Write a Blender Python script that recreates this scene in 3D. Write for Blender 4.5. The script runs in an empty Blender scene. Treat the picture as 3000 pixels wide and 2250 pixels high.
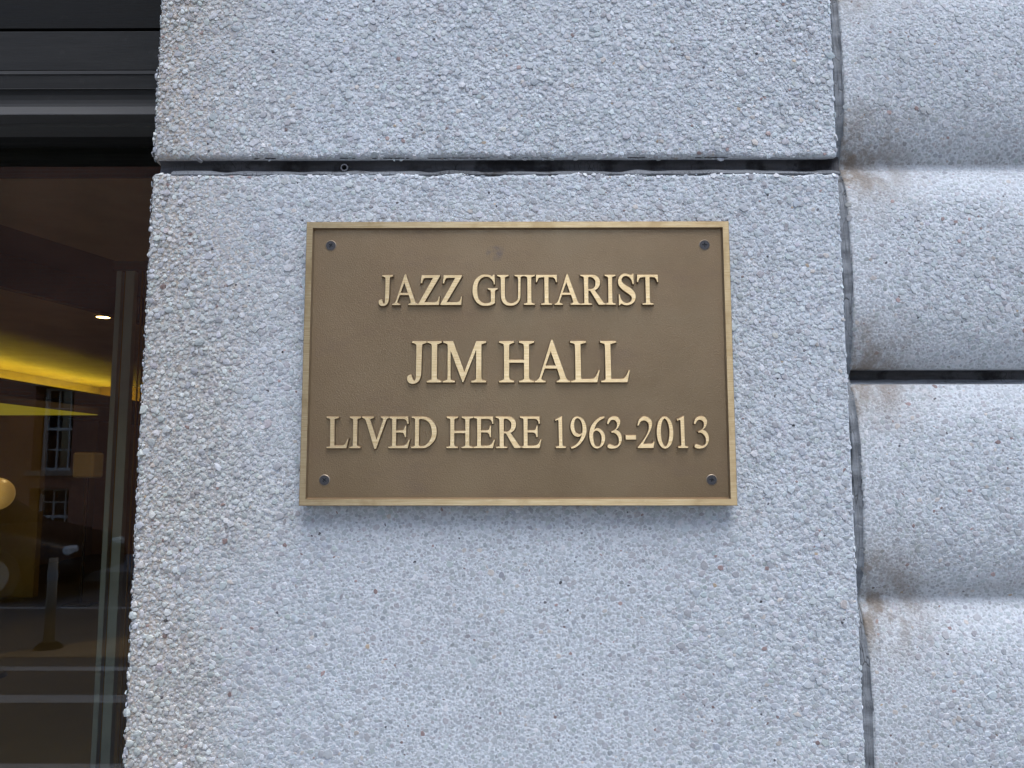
import bpy, bmesh, math, random
import numpy as np
from mathutils import Matrix, Vector

random.seed(7)
rng = np.random.default_rng(11)
scene = bpy.context.scene
C = scene.collection
Z0 = 1.72                      # height of the plaque's centre above the pavement

# ------------------------------------------------------------------ camera
cam_d = bpy.data.cameras.new('camera')
cam = bpy.data.objects.new('camera', cam_d)
C.objects.link(cam)
cam_d.sensor_width = 36.0
cam_d.lens = 36.0 * 2253.0 / 3000.0
cam_d.clip_start = 0.02
cam_d.clip_end = 1000.0
CAM = Vector((-0.00313, -0.82167, Z0 - 0.10919))
pitch, yaw, roll = 0.104018, -0.003672, -0.000707
_f = Vector((math.sin(yaw) * math.cos(pitch), math.cos(yaw) * math.cos(pitch), math.sin(pitch)))
_r = Vector((math.cos(yaw), -math.sin(yaw), 0))
_u = _r.cross(_f)
r2 = _r * math.cos(roll) + _u * math.sin(roll)
u2 = -_r * math.sin(roll) + _u * math.cos(roll)
cam.matrix_world = Matrix(((r2.x, u2.x, -_f.x, CAM.x), (r2.y, u2.y, -_f.y, CAM.y), (r2.z, u2.z, -_f.z, CAM.z), (0, 0, 0, 1)))
scene.camera = cam

# ------------------------------------------------------------------ sky, soft sun, exposure
SUN_EL, SUN_AZ = math.radians(68), math.radians(160)      # azimuth clockwise from +Y
world = bpy.data.worlds.new('World')
scene.world = world
world.use_nodes = True
wn = world.node_tree
sky = wn.nodes.new('ShaderNodeTexSky')
sky.sky_type = 'NISHITA'
sky.sun_disc = False
sky.sun_elevation = SUN_EL
sky.sun_rotation = SUN_AZ
sky.air_density = 1.0
sky.dust_density = 0.6
bg = wn.nodes['Background']
wn.links.new(sky.outputs[0], bg.inputs[0])
bg.inputs[1].default_value = 0.15
sun_d = bpy.data.lights.new('sun', 'SUN')
sun_d.energy = 0.85
sun_d.angle = math.radians(40)
sun_d.color = (1.0, 0.97, 0.93)
sun = bpy.data.objects.new('sun', sun_d)
C.objects.link(sun)
sdir = Vector((math.sin(SUN_AZ) * math.cos(SUN_EL), math.cos(SUN_AZ) * math.cos(SUN_EL), math.sin(SUN_EL)))
sun.rotation_euler = sdir.to_track_quat('Z', 'Y').to_euler()
sun.location = (0, -5, 20)
vs = scene.view_settings
vs.view_transform = 'Standard'
vs.look = 'None'
vs.gamma = 1.0
vs.use_curve_mapping = False
vs.exposure = 1.80
scene.cycles.max_bounces = 10
scene.cycles.use_denoising = True

# ------------------------------------------------------------------ helpers
class NT:
    """small wrapper for node materials"""
    def __init__(s, name):
        s.m = bpy.data.materials.new(name)
        s.m.use_nodes = True
        s.t = s.m.node_tree
        s.b = s.t.nodes['Principled BSDF']
        s._tc = None
    def n(s, typ, **kw):
        nd = s.t.nodes.new(typ)
        for k, v in kw.items():
            if k.startswith('_'):
                setattr(nd, k[1:], v)
            else:
                sk = nd.inputs[int(k[1:])] if k[0] == 'i' and k[1:].isdigit() else nd.inputs[k]
                s.put(sk, v)
        return nd
    def put(s, sock, v):
        if isinstance(v, bpy.types.NodeSocket):
            s.t.links.new(v, sock)
        else:
            if isinstance(v, tuple) and len(v) == 3 and sock.type == 'RGBA':
                v = v + (1,)
            sock.default_value = v
    def set(s, **kw):
        for k, v in kw.items():
            s.put(s.b.inputs[k.replace('_', ' ')], v)
    def coord(s, kind='Object'):
        if s._tc is None:
            s._tc = s.t.nodes.new('ShaderNodeTexCoord')
        return s._tc.outputs[kind]
    def pos(s):
        return s.t.nodes.new('ShaderNodeNewGeometry').outputs['Position']
    def mapping(s, vec, scale=(1, 1, 1), rot=(0, 0, 0), loc=(0, 0, 0)):
        return s.n('ShaderNodeMapping', Vector=vec, Scale=scale, Rotation=rot, Location=loc).outputs[0]
    def noise(s, vec, scale, detail=4, rough=.55, dist=0):
        return s.n('ShaderNodeTexNoise', Vector=vec, Scale=scale, Detail=detail, Roughness=rough, Distortion=dist).outputs[0]
    def voro(s, vec, scale, out='Distance', feature='F1'):
        nd = s.n('ShaderNodeTexVoronoi', Vector=vec, Scale=scale, _feature=feature)
        return nd.outputs[out]
    def ramp(s, fac, stops, interp='LINEAR'):
        nd = s.n('ShaderNodeValToRGB', Fac=fac)
        cr = nd.color_ramp
        cr.interpolation = interp
        while len(cr.elements) < len(stops):
            cr.elements.new(.5)
        for e, (p, c) in zip(cr.elements, stops):
            e.position = p
            e.color = (c, c, c, 1) if isinstance(c, (int, float)) else tuple(c) + (1,)
        return nd.outputs[0]
    def mix(s, fac, a, b, mode='MIX'):
        nd = s.t.nodes.new('ShaderNodeMix')
        nd.data_type = 'RGBA'
        nd.blend_type = mode
        s.put(nd.inputs[0], fac)
        s.put(nd.inputs[6], a)
        s.put(nd.inputs[7], b)
        return nd.outputs[2]
    def math(s, op, a, b=0.0, clamp=False):
        nd = s.t.nodes.new('ShaderNodeMath')
        nd.operation = op
        nd.use_clamp = clamp
        s.put(nd.inputs[0], a)
        s.put(nd.inputs[1], b)
        return nd.outputs[0]
    def mrange(s, v, a, b, c=0.0, d=1.0, smooth=True):
        nd = s.t.nodes.new('ShaderNodeMapRange')
        nd.interpolation_type = 'SMOOTHSTEP' if smooth else 'LINEAR'
        for i, x in enumerate((v, a, b, c, d)):
            s.put(nd.inputs[i], x)
        return nd.outputs[0]
    def sep(s, vec):
        return s.n('ShaderNodeSeparateXYZ', Vector=vec).outputs
    def bump(s, h, strength=.3, dist=.001, normal=None):
        nd = s.n('ShaderNodeBump', Height=h, Strength=strength, Distance=dist)
        if normal is not None:
            s.put(nd.inputs['Normal'], normal)
        return nd.outputs[0]

def link(o, parent=None):
    C.objects.link(o)
    if parent is not None:
        o.parent = parent
    return o

def thing(name, label, cat, loc=(0, 0, 0), group=None):
    o = bpy.data.objects.new(name, None)
    o.empty_display_size = .05
    o.location = loc
    C.objects.link(o)
    o['label'] = label
    o['category'] = cat
    if group:
        o['group'] = group
    return o

def tag(o, label, cat, group=None):
    o['label'] = label
    o['category'] = cat
    if group:
        o['group'] = group
    return o

def mesh_np(name, verts, faces_loops, loop_starts, loop_totals, mat=None, smooth=True):
    me = bpy.data.meshes.new(name)
    me.vertices.add(len(verts))
    me.vertices.foreach_set('co', np.asarray(verts, np.float32).ravel())
    me.loops.add(len(faces_loops))
    me.loops.foreach_set('vertex_index', np.asarray(faces_loops, np.int32))
    me.polygons.add(len(loop_starts))
    me.polygons.foreach_set('loop_start', np.asarray(loop_starts, np.int32))
    me.polygons.foreach_set('loop_total', np.asarray(loop_totals, np.int32))
    me.update(calc_edges=True)
    me.polygons.foreach_set('use_smooth', np.full(len(loop_starts), smooth))
    if mat:
        me.materials.append(mat)
    return me

def bm_obj(name, bm, mat, parent=None, smooth=False, loc=None):
    me = bpy.data.meshes.new(name)
    bmesh.ops.recalc_face_normals(bm, faces=bm.faces)
    bm.to_mesh(me)
    bm.free()
    if smooth:
        for p in me.polygons:
            p.use_smooth = True
    me.materials.append(mat)
    o = bpy.data.objects.new(name, me)
    link(o, parent)
    if loc:
        o.location = loc
    return o

def add_box(bm, x0, x1, y0, y1, z0, z1, bevel=0.0, seg=1):
    m = Matrix.Translation(((x0 + x1) / 2, (y0 + y1) / 2, (z0 + z1) / 2)) @ Matrix.Diagonal((x1 - x0, y1 - y0, z1 - z0, 1))
    g = bmesh.ops.create_cube(bm, size=1, matrix=m)
    if bevel:
        es = list({e for v in g['verts'] for e in v.link_edges})
        bmesh.ops.bevel(bm, geom=es, offset=bevel, segments=seg, affect='EDGES', profile=.5)

def box(name, x0, x1, y0, y1, z0, z1, mat, parent=None, bevel=0.0, seg=1):
    bm = bmesh.new()
    add_box(bm, x0, x1, y0, y1, z0, z1, bevel, seg)
    return bm_obj(name, bm, mat, parent)

def prism_x(name, prof, x0, x1, mat, parent=None):
    """closed (y,z) profile extruded along x"""
    bm = bmesh.new()
    a = [bm.verts.new((x0, y, z)) for y, z in prof]
    b = [bm.verts.new((x1, y, z)) for y, z in prof]
    n = len(prof)
    for i in range(n):
        bm.faces.new((a[i], a[(i + 1) % n], b[(i + 1) % n], b[i]))
    bm.faces.new(a)
    bm.faces.new(b[::-1])
    return bm_obj(name, bm, mat, parent)

def structure(o):
    o['kind'] = 'structure'
    return o

# smooth value noise on arrays
_perm = rng.random((256, 256)).astype(np.float32)
def vnoise(u, v, scale, seed=0):
    u = np.asarray(u) * scale + seed * 17.3
    v = np.asarray(v) * scale + seed * 31.7
    iu = np.floor(u).astype(int); iv = np.floor(v).astype(int)
    fu = u - iu; fv = v - iv
    fu = fu * fu * (3 - 2 * fu); fv = fv * fv * (3 - 2 * fv)
    g = lambda a, b: _perm[a % 256, b % 256]
    return (g(iu, iv) * (1 - fu) + g(iu + 1, iv) * fu) * (1 - fv) + (g(iu, iv + 1) * (1 - fu) + g(iu + 1, iv + 1) * fu) * fv

def sstep(x, a, b):
    t = np.clip((np.asarray(x, float) - a) / (b - a), 0, 1)
    return t * t * (3 - 2 * t)

# ------------------------------------------------------------------ key measures (relative heights are from the plaque's centre)
PX0, PX1 = -0.4056, 0.3547                 # pier edges
JT, JB = 0.2290, 0.2118                    # pier joint top / bottom
RX0, RX1 = 0.3700, 1.60                    # right-hand wall
PITCH = 0.2426                             # its courses
G1 = 0.2301                                # a blind groove
J2 = -0.0123                               # the open joint
JW = 0.0168
YB, YG = 0.013, 0.037                      # bulge / groove depth behind the pier's face

# ------------------------------------------------------------------ materials
def cement_material(name, stain=False):
    n = NT(name)
    p = n.pos()
    x, y, z = n.sep(p)[0:3]
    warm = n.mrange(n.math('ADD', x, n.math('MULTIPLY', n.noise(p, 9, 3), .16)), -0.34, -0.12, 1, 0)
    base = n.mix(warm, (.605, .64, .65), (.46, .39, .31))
    grit = n.noise(p, 420, 5, .7)
    base = n.mix(.55, base, n.ramp(grit, [(.30, .30), (.5, .5), (.72, .72)]), 'OVERLAY')
    cell = n.n('ShaderNodeTexVoronoi', Vector=n.n('ShaderNodeVectorMath', i0=p, i1=n.n('ShaderNodeVectorMath', i0=n.n('ShaderNodeTexNoise', Vector=p, Scale=300.0).outputs[1], i1=(.0035, .0035, .0035), _operation='MULTIPLY').outputs[0], _operation='ADD').outputs[0], Scale=290.0)
    stone = n.ramp(n.sep(cell.outputs['Color'])[0], [(.0, (.36, .37, .38)), (.45, (.50, .51, .52)), (.5, (.60, .615, .62)), (1.0, (.66, .67, .675))])
    base = n.mix(n.mrange(cell.outputs['Distance'], .42, .60, .62, 0), base, stone)
    big = n.noise(p, 5, 5, .6)
    base = n.mix(n.mrange(big, .35, .7, 0, .18), base, (.45, .44, .42))
    if stain:
        base = stain_band_mix(n, base, p, x, z)
    n.set(Base_Color=base, Roughness=.85, Specular_IOR_Level=.25)
    h = n.math('ADD', n.math('MULTIPLY', n.voro(p, 330), -.9), n.math('MULTIPLY', n.noise(p, 700, 4, .7), .9))
    n.set(Normal=n.bump(h, .7, .0012))
    return n.m

def stain_band_mix(n, col, p, x, z):
    """brown run-off marks at the inner ends of the grooves of the coursed wall"""
    zz = n.math('SUBTRACT', z, Z0 + G1)
    zn = n.math('ADD', zz, n.math('MULTIPLY', n.math('SUBTRACT', n.noise(p, 26, 4), .5), .05))
    saw = n.math('ABSOLUTE', n.math('SUBTRACT', n.math('FRACT', n.math('ADD', n.math('DIVIDE', zn, PITCH), 100.38)), .38))
    near_groove = n.mrange(saw, .0, .40, 1, 0)
    near_end = n.mrange(n.math('ADD', x, n.math('MULTIPLY', n.noise(p, 24, 6, .7), .075)), .408, .520, 1, 0)
    low = n.mrange(n.noise(n.mapping(p, (1, 1, .5)), 55, 4, .65), .35, .62)
    f = n.math('MULTIPLY', n.math('MULTIPLY', near_groove, near_end), n.math('ADD', n.math('MULTIPLY', low, .75), .25))
    col = n.mix(n.math('MULTIPLY', f, .95), col, (.20, .155, .11))
    up = n.math('FRACT', n.math('ADD', n.math('DIVIDE', zz, PITCH), 100.0))
    f2 = n.math('MULTIPLY', n.mrange(up, .0, .42, 1, 0), n.mrange(n.noise(n.mapping(p, (.35, 1, 1.6)), 30, 4), .42, .72))  # patchily browner towards the bottom of each course
    return n.mix(n.math('MULTIPLY', f2, .25), col, (.27, .235, .20))

def pebble_material(name, source, stain=False):
    n = NT(name)
    if source == 'attr':
        base = n.n('ShaderNodeAttribute', _attribute_name='Col').outputs[0]
    else:
        base = n.n('ShaderNodeObjectInfo').outputs['Color']
    p = n.pos()
    x, y, z = n.sep(p)[0:3]
    base = n.mix(.38, base, n.ramp(n.noise(p, 330, 4, .65), [(.3, .34), (.7, .66)]), 'OVERLAY')
    base = n.mix(n.mrange(n.noise(p, 900, 2), .66, .74, 0, .22), base, (.78, .78, .77))
    if stain:
        base = stain_band_mix(n, base, p, x, z)
    else:
        d = n.mrange(n.noise(p, 120, 4, .7), .55, .75, 0, .35)
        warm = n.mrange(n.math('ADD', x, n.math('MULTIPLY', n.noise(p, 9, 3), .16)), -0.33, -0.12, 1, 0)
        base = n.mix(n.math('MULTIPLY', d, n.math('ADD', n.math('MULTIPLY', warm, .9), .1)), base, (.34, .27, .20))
    n.set(Base_Color=base, Roughness=n.mrange(n.noise(p, 60, 2), .3, .7, .38, .7), Specular_IOR_Level=.5)
    n.set(Normal=n.bump(n.noise(p, 420, 4, .65), .45, .0011))
    return n.m

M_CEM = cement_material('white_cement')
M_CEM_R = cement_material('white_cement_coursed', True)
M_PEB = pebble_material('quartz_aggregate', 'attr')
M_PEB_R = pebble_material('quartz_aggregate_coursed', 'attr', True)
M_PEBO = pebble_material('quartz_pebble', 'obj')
M_PEBO_R = pebble_material('quartz_pebble_coursed', 'obj', True)

def sealant_material(name, lo, hi, dark, amount):
    n = NT(name)
    p = n.pos()
    s = n.mapping(p, (.25, 1, 1.2))
    a = n.noise(s, 45, 6, .65)
    col = n.mix(n.mrange(a, .3, .7), lo, hi)
    b = n.mrange(n.noise(p, 26, 5, .6), .62 - amount, .72 - amount * .5)
    col = n.mix(b, col, dark)
    cr = n.voro(n.mapping(p, (3, 1, .35)), 90, 'Distance', 'DISTANCE_TO_EDGE')
    crack = n.mrange(cr, .0, .05, .8, 0)
    col = n.mix(n.math('MULTIPLY', crack, n.mrange(n.noise(p, 18, 3), .45, .6)), col, (.012, .012, .013))
    n.set(Base_Color=col, Roughness=.62, Specular_IOR_Level=.35)
    n.set(Normal=n.bump(n.math('ADD', n.noise(s, 160, 5, .7), n.math('MULTIPLY', crack, -.7)), .5, .0016))
    return n.m
M_SEAL = sealant_material('dark_joint_sealant', (.045, .044, .045), (.10, .10, .105), (.016, .015, .016), .12)
M_SEALG = sealant_material('grey_joint_sealant', (.13, .14, .15), (.30, .32, .335), (.05, .045, .04), .0)

M_SEALM = sealant_material('weathered_joint_sealant', (.06, .064, .067), (.17, .18, .187), (.03, .027, .025), .06)

# ------------------------------------------------------------------ pebbled concrete
def edge_round(d, r):
    d = np.clip(d, 0, r)
    return r - np.sqrt(np.maximum(r * r - (r - d) ** 2, 0))

def pier_height(x, z, zlo, zhi):
    """y of the face (0 = pier face, + is into the wall)"""
    r = .0075
    y = edge_round(x - PX0, r) + edge_round(PX1 - x, .004)
    wob = (vnoise(x, zlo + 3.7, 38, 2) - .5) * .0046 + (vnoise(x, zlo + 1.1, 130, 6) - .5) * .0036
    y = y + edge_round(z - zlo + wob, .005) + edge_round(zhi - z + wob, .005)
    y = y + (vnoise(x, z, 14, 3) - .5) * .0010 + (vnoise(x, z, 45, 5) - .5) * .0007
    return y

def course_height(x, z):
    t = np.mod((z - J2) / PITCH, 1.0)
    k = np.abs(2 * t - 1)
    y = YB + (YG - YB) * (.30 * k ** 2 + .70 * k ** 4.8)
    y = y + (vnoise(x, z, 16, 8) - .5) * .0008 + edge_round(x - RX0, .003)
    return y

def axis_points(a, b, step, edges, fine_lo, fine_hi, coarse):
    pts = [a]
    e = [.0004, .0012, .0025, .0045, .0075] if edges else []
    pts += [a + q for q in e]
    lo = a + (.0075 if edges else 0)
    hi = b - (.0075 if edges else 0)
    x = lo
    while True:
        st = step if fine_lo <= x < fine_hi else coarse
        x += st
        if x >= hi - st * .4:
            break
        pts.append(x)
    if edges:
        pts += [b - q for q in e[::-1]]
    pts.append(b)
    return np.array(sorted(set(np.round(pts, 6))))

def slab(name, xs, zs, hfun, ydepth, mat, parent):
    X, Zg = np.meshgrid(xs, zs)
    Y = hfun(X, Zg)
    nz, nx = X.shape
    v = np.stack([X, Y, Zg + Z0], -1).reshape(-1, 3)
    idx = np.arange(nz * nx).reshape(nz, nx)
    q = np.stack([idx[:-1, :-1], idx[:-1, 1:], idx[1:, 1:], idx[1:, :-1]], -1).reshape(-1, 4)
    ring = np.concatenate([idx[0, :], idx[1:, -1], idx[-1, -2::-1], idx[-2:0:-1, 0]])
    back = v[ring].copy()
    back[:, 1] = ydepth
    m = len(v)
    k = len(ring)
    j = np.arange(k)
    q2 = np.stack([ring, m + j, m + (j + 1) % k, ring[(j + 1) % k]], -1)
    v = np.concatenate([v, back])
    loops = np.concatenate([q.ravel(), q2.ravel(), m + j])
    tot = np.concatenate([np.full(len(q) + len(q2), 4), [k]])
    st = np.concatenate([[0], np.cumsum(tot)[:-1]])
    me = mesh_np(name, v, loops, st, tot, mat, True)
    sm = np.ones(len(tot), bool)
    sm[len(q):] = False
    me.polygons.foreach_set('use_smooth', sm)
    o = bpy.data.objects.new(name, me)
    return link(o, parent)

def pebble_shape(n, levels, r):
    """unit dome; local x,y in the surface, z outwards. returns verts, tris"""
    ang = np.linspace(0, 2 * np.pi, n, endpoint=False) + r.uniform(-.28, .28, n) * (2 * np.pi / n) * 1.3
    rad = 1 + r.uniform(-.24, .20, n)
    vs_, fs_ = [], []
    prof = [(1.05, -.06), (.93, .84)] if levels == 3 else [(1.04, -.06), (.82, .86)]
    tilt = r.uniform(-.34, .34, 2)
    for (q, h) in prof:
        rr = rad * q * (1 + r.uniform(-.07, .07, n))
        x = rr * np.cos(ang); y = rr * np.sin(ang)
        vs_.append(np.stack([x, y, h + (x * tilt[0] + y * tilt[1]) * max(h, 0) + r.uniform(-.05, .05, n) * (h > 0)], -1))
    vs_.append(np.array([[r.uniform(-.15, .15), r.uniform(-.15, .15), 1.0]]))
    L = len(prof)
    for l in range(L - 1):
        for i in range(n):
            a, b = l * n + i, l * n + (i + 1) % n
            fs_ += [(a, b, b + n), (a, b + n, a + n)]
    for i in range(n):
        fs_.append(((L - 1) * n + i, (L - 1) * n + (i + 1) % n, L * n))
    return np.concatenate(vs_), np.array(fs_)

rs = np.random.default_rng(5)
SHAPES_BIG = [pebble_shape(8, 3, rs) for _ in range(14)]
SHAPES_SMALL = [pebble_shape(6, 2, rs) for _ in range(14)]
SHAPE_MESH = {}
def shape_mesh(k, mat):
    key = (k, mat.name)
    if key not in SHAPE_MESH:
        v, f = SHAPES_BIG[k]
        SHAPE_MESH[key] = mesh_np('pebble', v, f.ravel(), np.arange(len(f)) * 3, np.full(len(f), 3), mat, False)
    return SHAPE_MESH[key]

def pack(u0, u1, v0, v1, seed, density=1.0):
    r = np.random.default_rng(seed)
    U0, U1, V0, V1 = u0, u1, v0, v1
    u0, u1, v0, v1 = u0 - .007, u1 + .007, v0 - .007, v1 + .007
    res = .0007
    nu, nv = int((u1 - u0) / res) + 1, int((v1 - v0) / res) + 1
    occ = np.zeros((nu, nv), bool)
    area = (u1 - u0) * (v1 - v0)
    out = []
    stamps = {}
    for (ra, rb, tries) in ((.0046, .0058, 170), (.0036, .0046, 1500), (.0029, .0036, 9000), (.0022, .0029, 29000), (.0016, .0022, 62000), (.0011, .0016, 84000)):
        n = int(tries * area * density)
        us = r.uniform(u0, u1, n); vv = r.uniform(v0, v1, n)
        rr = r.uniform(ra, rb, n)
        asp = np.clip(r.normal(.76, .13, n), .45, 1.0)
        th = r.normal(0.1, .75, n)
        for i in range(n):
            iu = int((us[i] - u0) / res); iv = int((vv[i] - v0) / res)
            if occ[iu, iv]:
                continue
            a = rr[i]; b = a * asp[i]
            key = (int(a / .0003), int(b / .0003), int((th[i] % math.pi) / .3))
            st = stamps.get(key)
            if st is None:
                k = int(a / res) + 1
                gx, gy = np.meshgrid(np.arange(-k, k + 1) * res, np.arange(-k, k + 1) * res, indexing='ij')
                cx = gx * math.cos(th[i]) + gy * math.sin(th[i]); cy = -gx * math.sin(th[i]) + gy * math.cos(th[i])
                st = (k, (cx / (a * .88)) ** 2 + (cy / (b * .88)) ** 2 < 1)
                stamps[key] = st
            k, mk = st
            x0, x1, y0, y1 = iu - k, iu + k + 1, iv - k, iv + k + 1
            if x0 < 0 or y0 < 0 or x1 > nu or y1 > nv:
                continue
            sub = occ[x0:x1, y0:y1]
            if (sub & mk).sum() > mk.sum() * .13:
                continue
            sub |= mk
            out.append((us[i], vv[i], a, b, th[i]))
    out = np.array(out)
    k = (out[:, 0] > U0) & (out[:, 0] < U1) & (out[:, 1] > V0) & (out[:, 1] < V1)
    return out[k]

def pebble_colours(n, u, v, e, r, a):
    lum = np.clip(r.normal(.53, .062, n), .32, .70)
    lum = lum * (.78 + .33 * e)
    tint = r.normal(0, .018, (n, 3))
    col = lum[:, None] * (np.array([.94, 1.0, 1.005]) + tint)
    k = r.random(n)
    def put(mask, c, s=.12):
        m = mask.sum()
        col[mask] = np.array(c) * (1 + r.normal(0, s, (m, 1)))
    put(k < .012, (.50, .46, .41))
    put((k > .04) & (k < .0412), (.42, .33, .23), .2)
    put((k > .06) & (k < .066), (.30, .22, .20), .25)
    put((k > .09) & (k < .0945) & (a < .0023), (.10, .095, .10), .35)
    put((k > .12) & (k < .20), (.40, .39, .395), .10)
    put((k > .20) & (k < .225), (.64, .64, .635), .05)
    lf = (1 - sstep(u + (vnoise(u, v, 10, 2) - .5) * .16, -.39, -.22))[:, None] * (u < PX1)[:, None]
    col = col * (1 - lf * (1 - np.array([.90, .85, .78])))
    # outsize stones are pale quartz
    big = a > .0034
    col[big] = np.clip(col[big], .40, .56)
    return np.clip(col, .02, .8)

def build_pebbles(name, pts, surf, exposure, mats, parent, n_single, view_box, seed):
    """pts: u,v,a,b,theta. surf(u,v)->pos, normal, tangent_u. The n_single largest in view become objects of their own."""
    r = np.random.default_rng(seed)
    u, v, a, b, th = pts.T
    P, N, T = surf(u, v)
    e = exposure(u, v)
    fl = .84 + .16 * sstep(e, .12, .34)            # only the smaller heads show where the face is worn flush
    a = a * fl
    b = b * fl
    B = np.cross(N, T)
    ct, st = np.cos(th)[:, None], np.sin(th)[:, None]
    A1 = T * ct + B * st
    A2 = -T * st + B * ct
    n = len(u)
    h = np.minimum(a, b) * (.05 + .66 * e ** 1.2 * r.uniform(.55, 1.35, n))
    sink = -h * .08
    col = pebble_colours(n, u, v, e, r, a)
    inview = (u > view_box[0]) & (u < view_box[1]) & (v > view_box[2]) & (v < view_box[3])
    order = np.argsort(-(a * b) * inview)
    single = np.zeros(n, bool)
    single[order[:n_single]] = True
    for i in np.nonzero(single)[0]:
        o = bpy.data.objects.new('pebble', shape_mesh(int(r.integers(14)), mats[1]))
        c = P[i] + N[i] * sink[i]
        M = Matrix(((A1[i, 0] * a[i], A2[i, 0] * b[i], N[i, 0] * h[i], c[0]),
                    (A1[i, 1] * a[i], A2[i, 1] * b[i], N[i, 1] * h[i], c[1]),
                    (A1[i, 2] * a[i], A2[i, 2] * b[i], N[i, 2] * h[i], c[2]), (0, 0, 0, 1)))
        link(o, parent)
        o.matrix_basis = M
        o.color = (*col[i], 1)
    VV, LL, CC = [], [], []
    off = 0
    for shapes, sel in ((SHAPES_BIG, (a >= .0023) & ~single), (SHAPES_SMALL, (a < .0023) & ~single)):
        kind = r.integers(len(shapes), size=n)
        for s, (sv, sf) in enumerate(shapes):
            ii = np.nonzero(sel & (kind == s))[0]
            if not len(ii):
                continue
            vv = (P[ii] + N[ii] * sink[ii, None])[:, None, :] \
                + sv[None, :, 0:1] * (A1[ii] * a[ii, None])[:, None, :] \
                + sv[None, :, 1:2] * (A2[ii] * b[ii, None])[:, None, :] \
                + sv[None, :, 2:3] * (N[ii] * h[ii, None])[:, None, :]
            k = len(sv)
            LL.append((sf[None] + (off + np.arange(len(ii)) * k)[:, None, None]).ravel())
            VV.append(vv.reshape(-1, 3))
            CC.append(np.repeat(col[ii], k, 0))
            off += len(ii) * k
    V_ = np.concatenate(VV); L_ = np.concatenate(LL); C_ = np.concatenate(CC)
    nf = len(L_) // 3
    me = mesh_np(name, V_, L_, np.arange(nf) * 3, np.full(nf, 3), mats[0], False)
    at = me.color_attributes.new('Col', 'FLOAT_COLOR', 'POINT')
    at.data.foreach_set('color', np.concatenate([C_, np.ones((len(C_), 1))], 1).astype(np.float32).ravel())
    o = bpy.data.objects.new(name, me)
    link(o, parent)
    o['kind'] = 'stuff'
    return o

def surf_from_height(hf):
    def s(u, v):
        d = 2e-4
        y = hf(u, v)
        gx = np.clip((hf(u + d, v) - hf(u - d, v)) / (2 * d), -3, 3)
        gz = np.clip((hf(u, v + d) - hf(u, v - d)) / (2 * d), -3, 3)
        P = np.stack([u, y, v + Z0], -1)
        N = np.stack([gx, -np.ones_like(u), gz], -1)
        N /= np.linalg.norm(N, axis=1, keepdims=True)
        T = np.stack([np.ones_like(u), gx, np.zeros_like(u)], -1)
        T -= N * (T * N).sum(1, keepdims=True)
        T /= np.linalg.norm(T, axis=1, keepdims=True)
        return P, N, T
    return s

# ------------------------------------------------------------------ the pier
pier = thing('pier', 'pale grey exposed-aggregate concrete pier between the dark shop window and the coursed wall', 'pier')
BLOCKS = (('upper', JT, 1.9, JT, .66, 120), ('lower', -Z0, JB, -.62, JB, 180))
def pier_exposure(z_hi):
    def f(u, v):
        left = 1 - sstep(u + (vnoise(u, v, 10, 2) - .5) * .16, -.37, -.20)
        e = .42 + .20 * sstep(v, .15, .26) + .12 * sstep(u, .05, .30)
        # worn nearly flush in a broad patch under the plaque
        flush = sstep(-v, .13, .19) * sstep(u + (vnoise(u, v, 8, 4) - .5) * .12, -.27, -.13) * (1 - sstep(u + (vnoise(u, v, 8, 6) - .5) * .1, .10, .30))
        e = e * (1 - .72 * flush)
        e = e + (vnoise(u, v, 12, 9) - .5) * .16
        e = np.maximum(e, left * 1.0)
        return np.clip(e, .03, 1.0)
    return f
for bi, (nm, z0, z1, pz0, pz1, ns) in enumerate(BLOCKS):
    hf = (lambda a, b: (lambda x, z: pier_height(x, z, a, b)))(z0, z1)
    xs = axis_points(PX0, PX1, .006, True, -1, 1, .01)
    zs = axis_points(z0, z1, .006, True, -.62, .66, .03)
    blk = slab('block', xs, zs, hf, .30, M_CEM, pier)
    blk['label'] = 'upper block of the pier above the dark joint' if bi == 0 else 'lower block of the pier behind the plaque'
    pts = pack(PX0 + .0002, PX1 - .0002, pz0, pz1, 20 + bi)
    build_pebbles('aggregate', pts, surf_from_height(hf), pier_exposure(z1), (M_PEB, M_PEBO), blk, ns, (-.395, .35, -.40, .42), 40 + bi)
    # gravelly return of the block into the window reveal
    side = pack(.004, .075, pz0, pz1, 60 + bi)
    def surf_side(u, v):
        n = len(u)
        P = np.stack([np.full(n, PX0), u, v + Z0], -1)
        N = np.tile(np.array([-1.0, 0, 0]), (n, 1))
        T = np.tile(np.array([0.0, -1.0, 0]), (n, 1))
        return P, N, T
    build_pebbles('reveal_aggregate', side, surf_side, lambda u, v: np.full(len(u), .85), (M_PEB, M_PEBO), blk, 0, (9, 10, 9, 10), 70 + bi)

def strip_mesh(name, rows, mat, parent, smooth=True):
    """rows: array (m, k, 3) of points -> quad strip sheet"""
    rows = np.asarray(rows, float)
    m, k, _ = rows.shape
    idx = np.arange(m * k).reshape(m, k)
    q = np.stack([idx[:-1, :-1], idx[1:, :-1], idx[1:, 1:], idx[:-1, 1:]], -1).reshape(-1, 4)
    me = mesh_np(name, rows.reshape(-1, 3), q.ravel(), np.arange(len(q)) * 4, np.full(len(q), 4), mat, smooth)
    return link(bpy.data.objects.new(name, me), parent)

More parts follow.
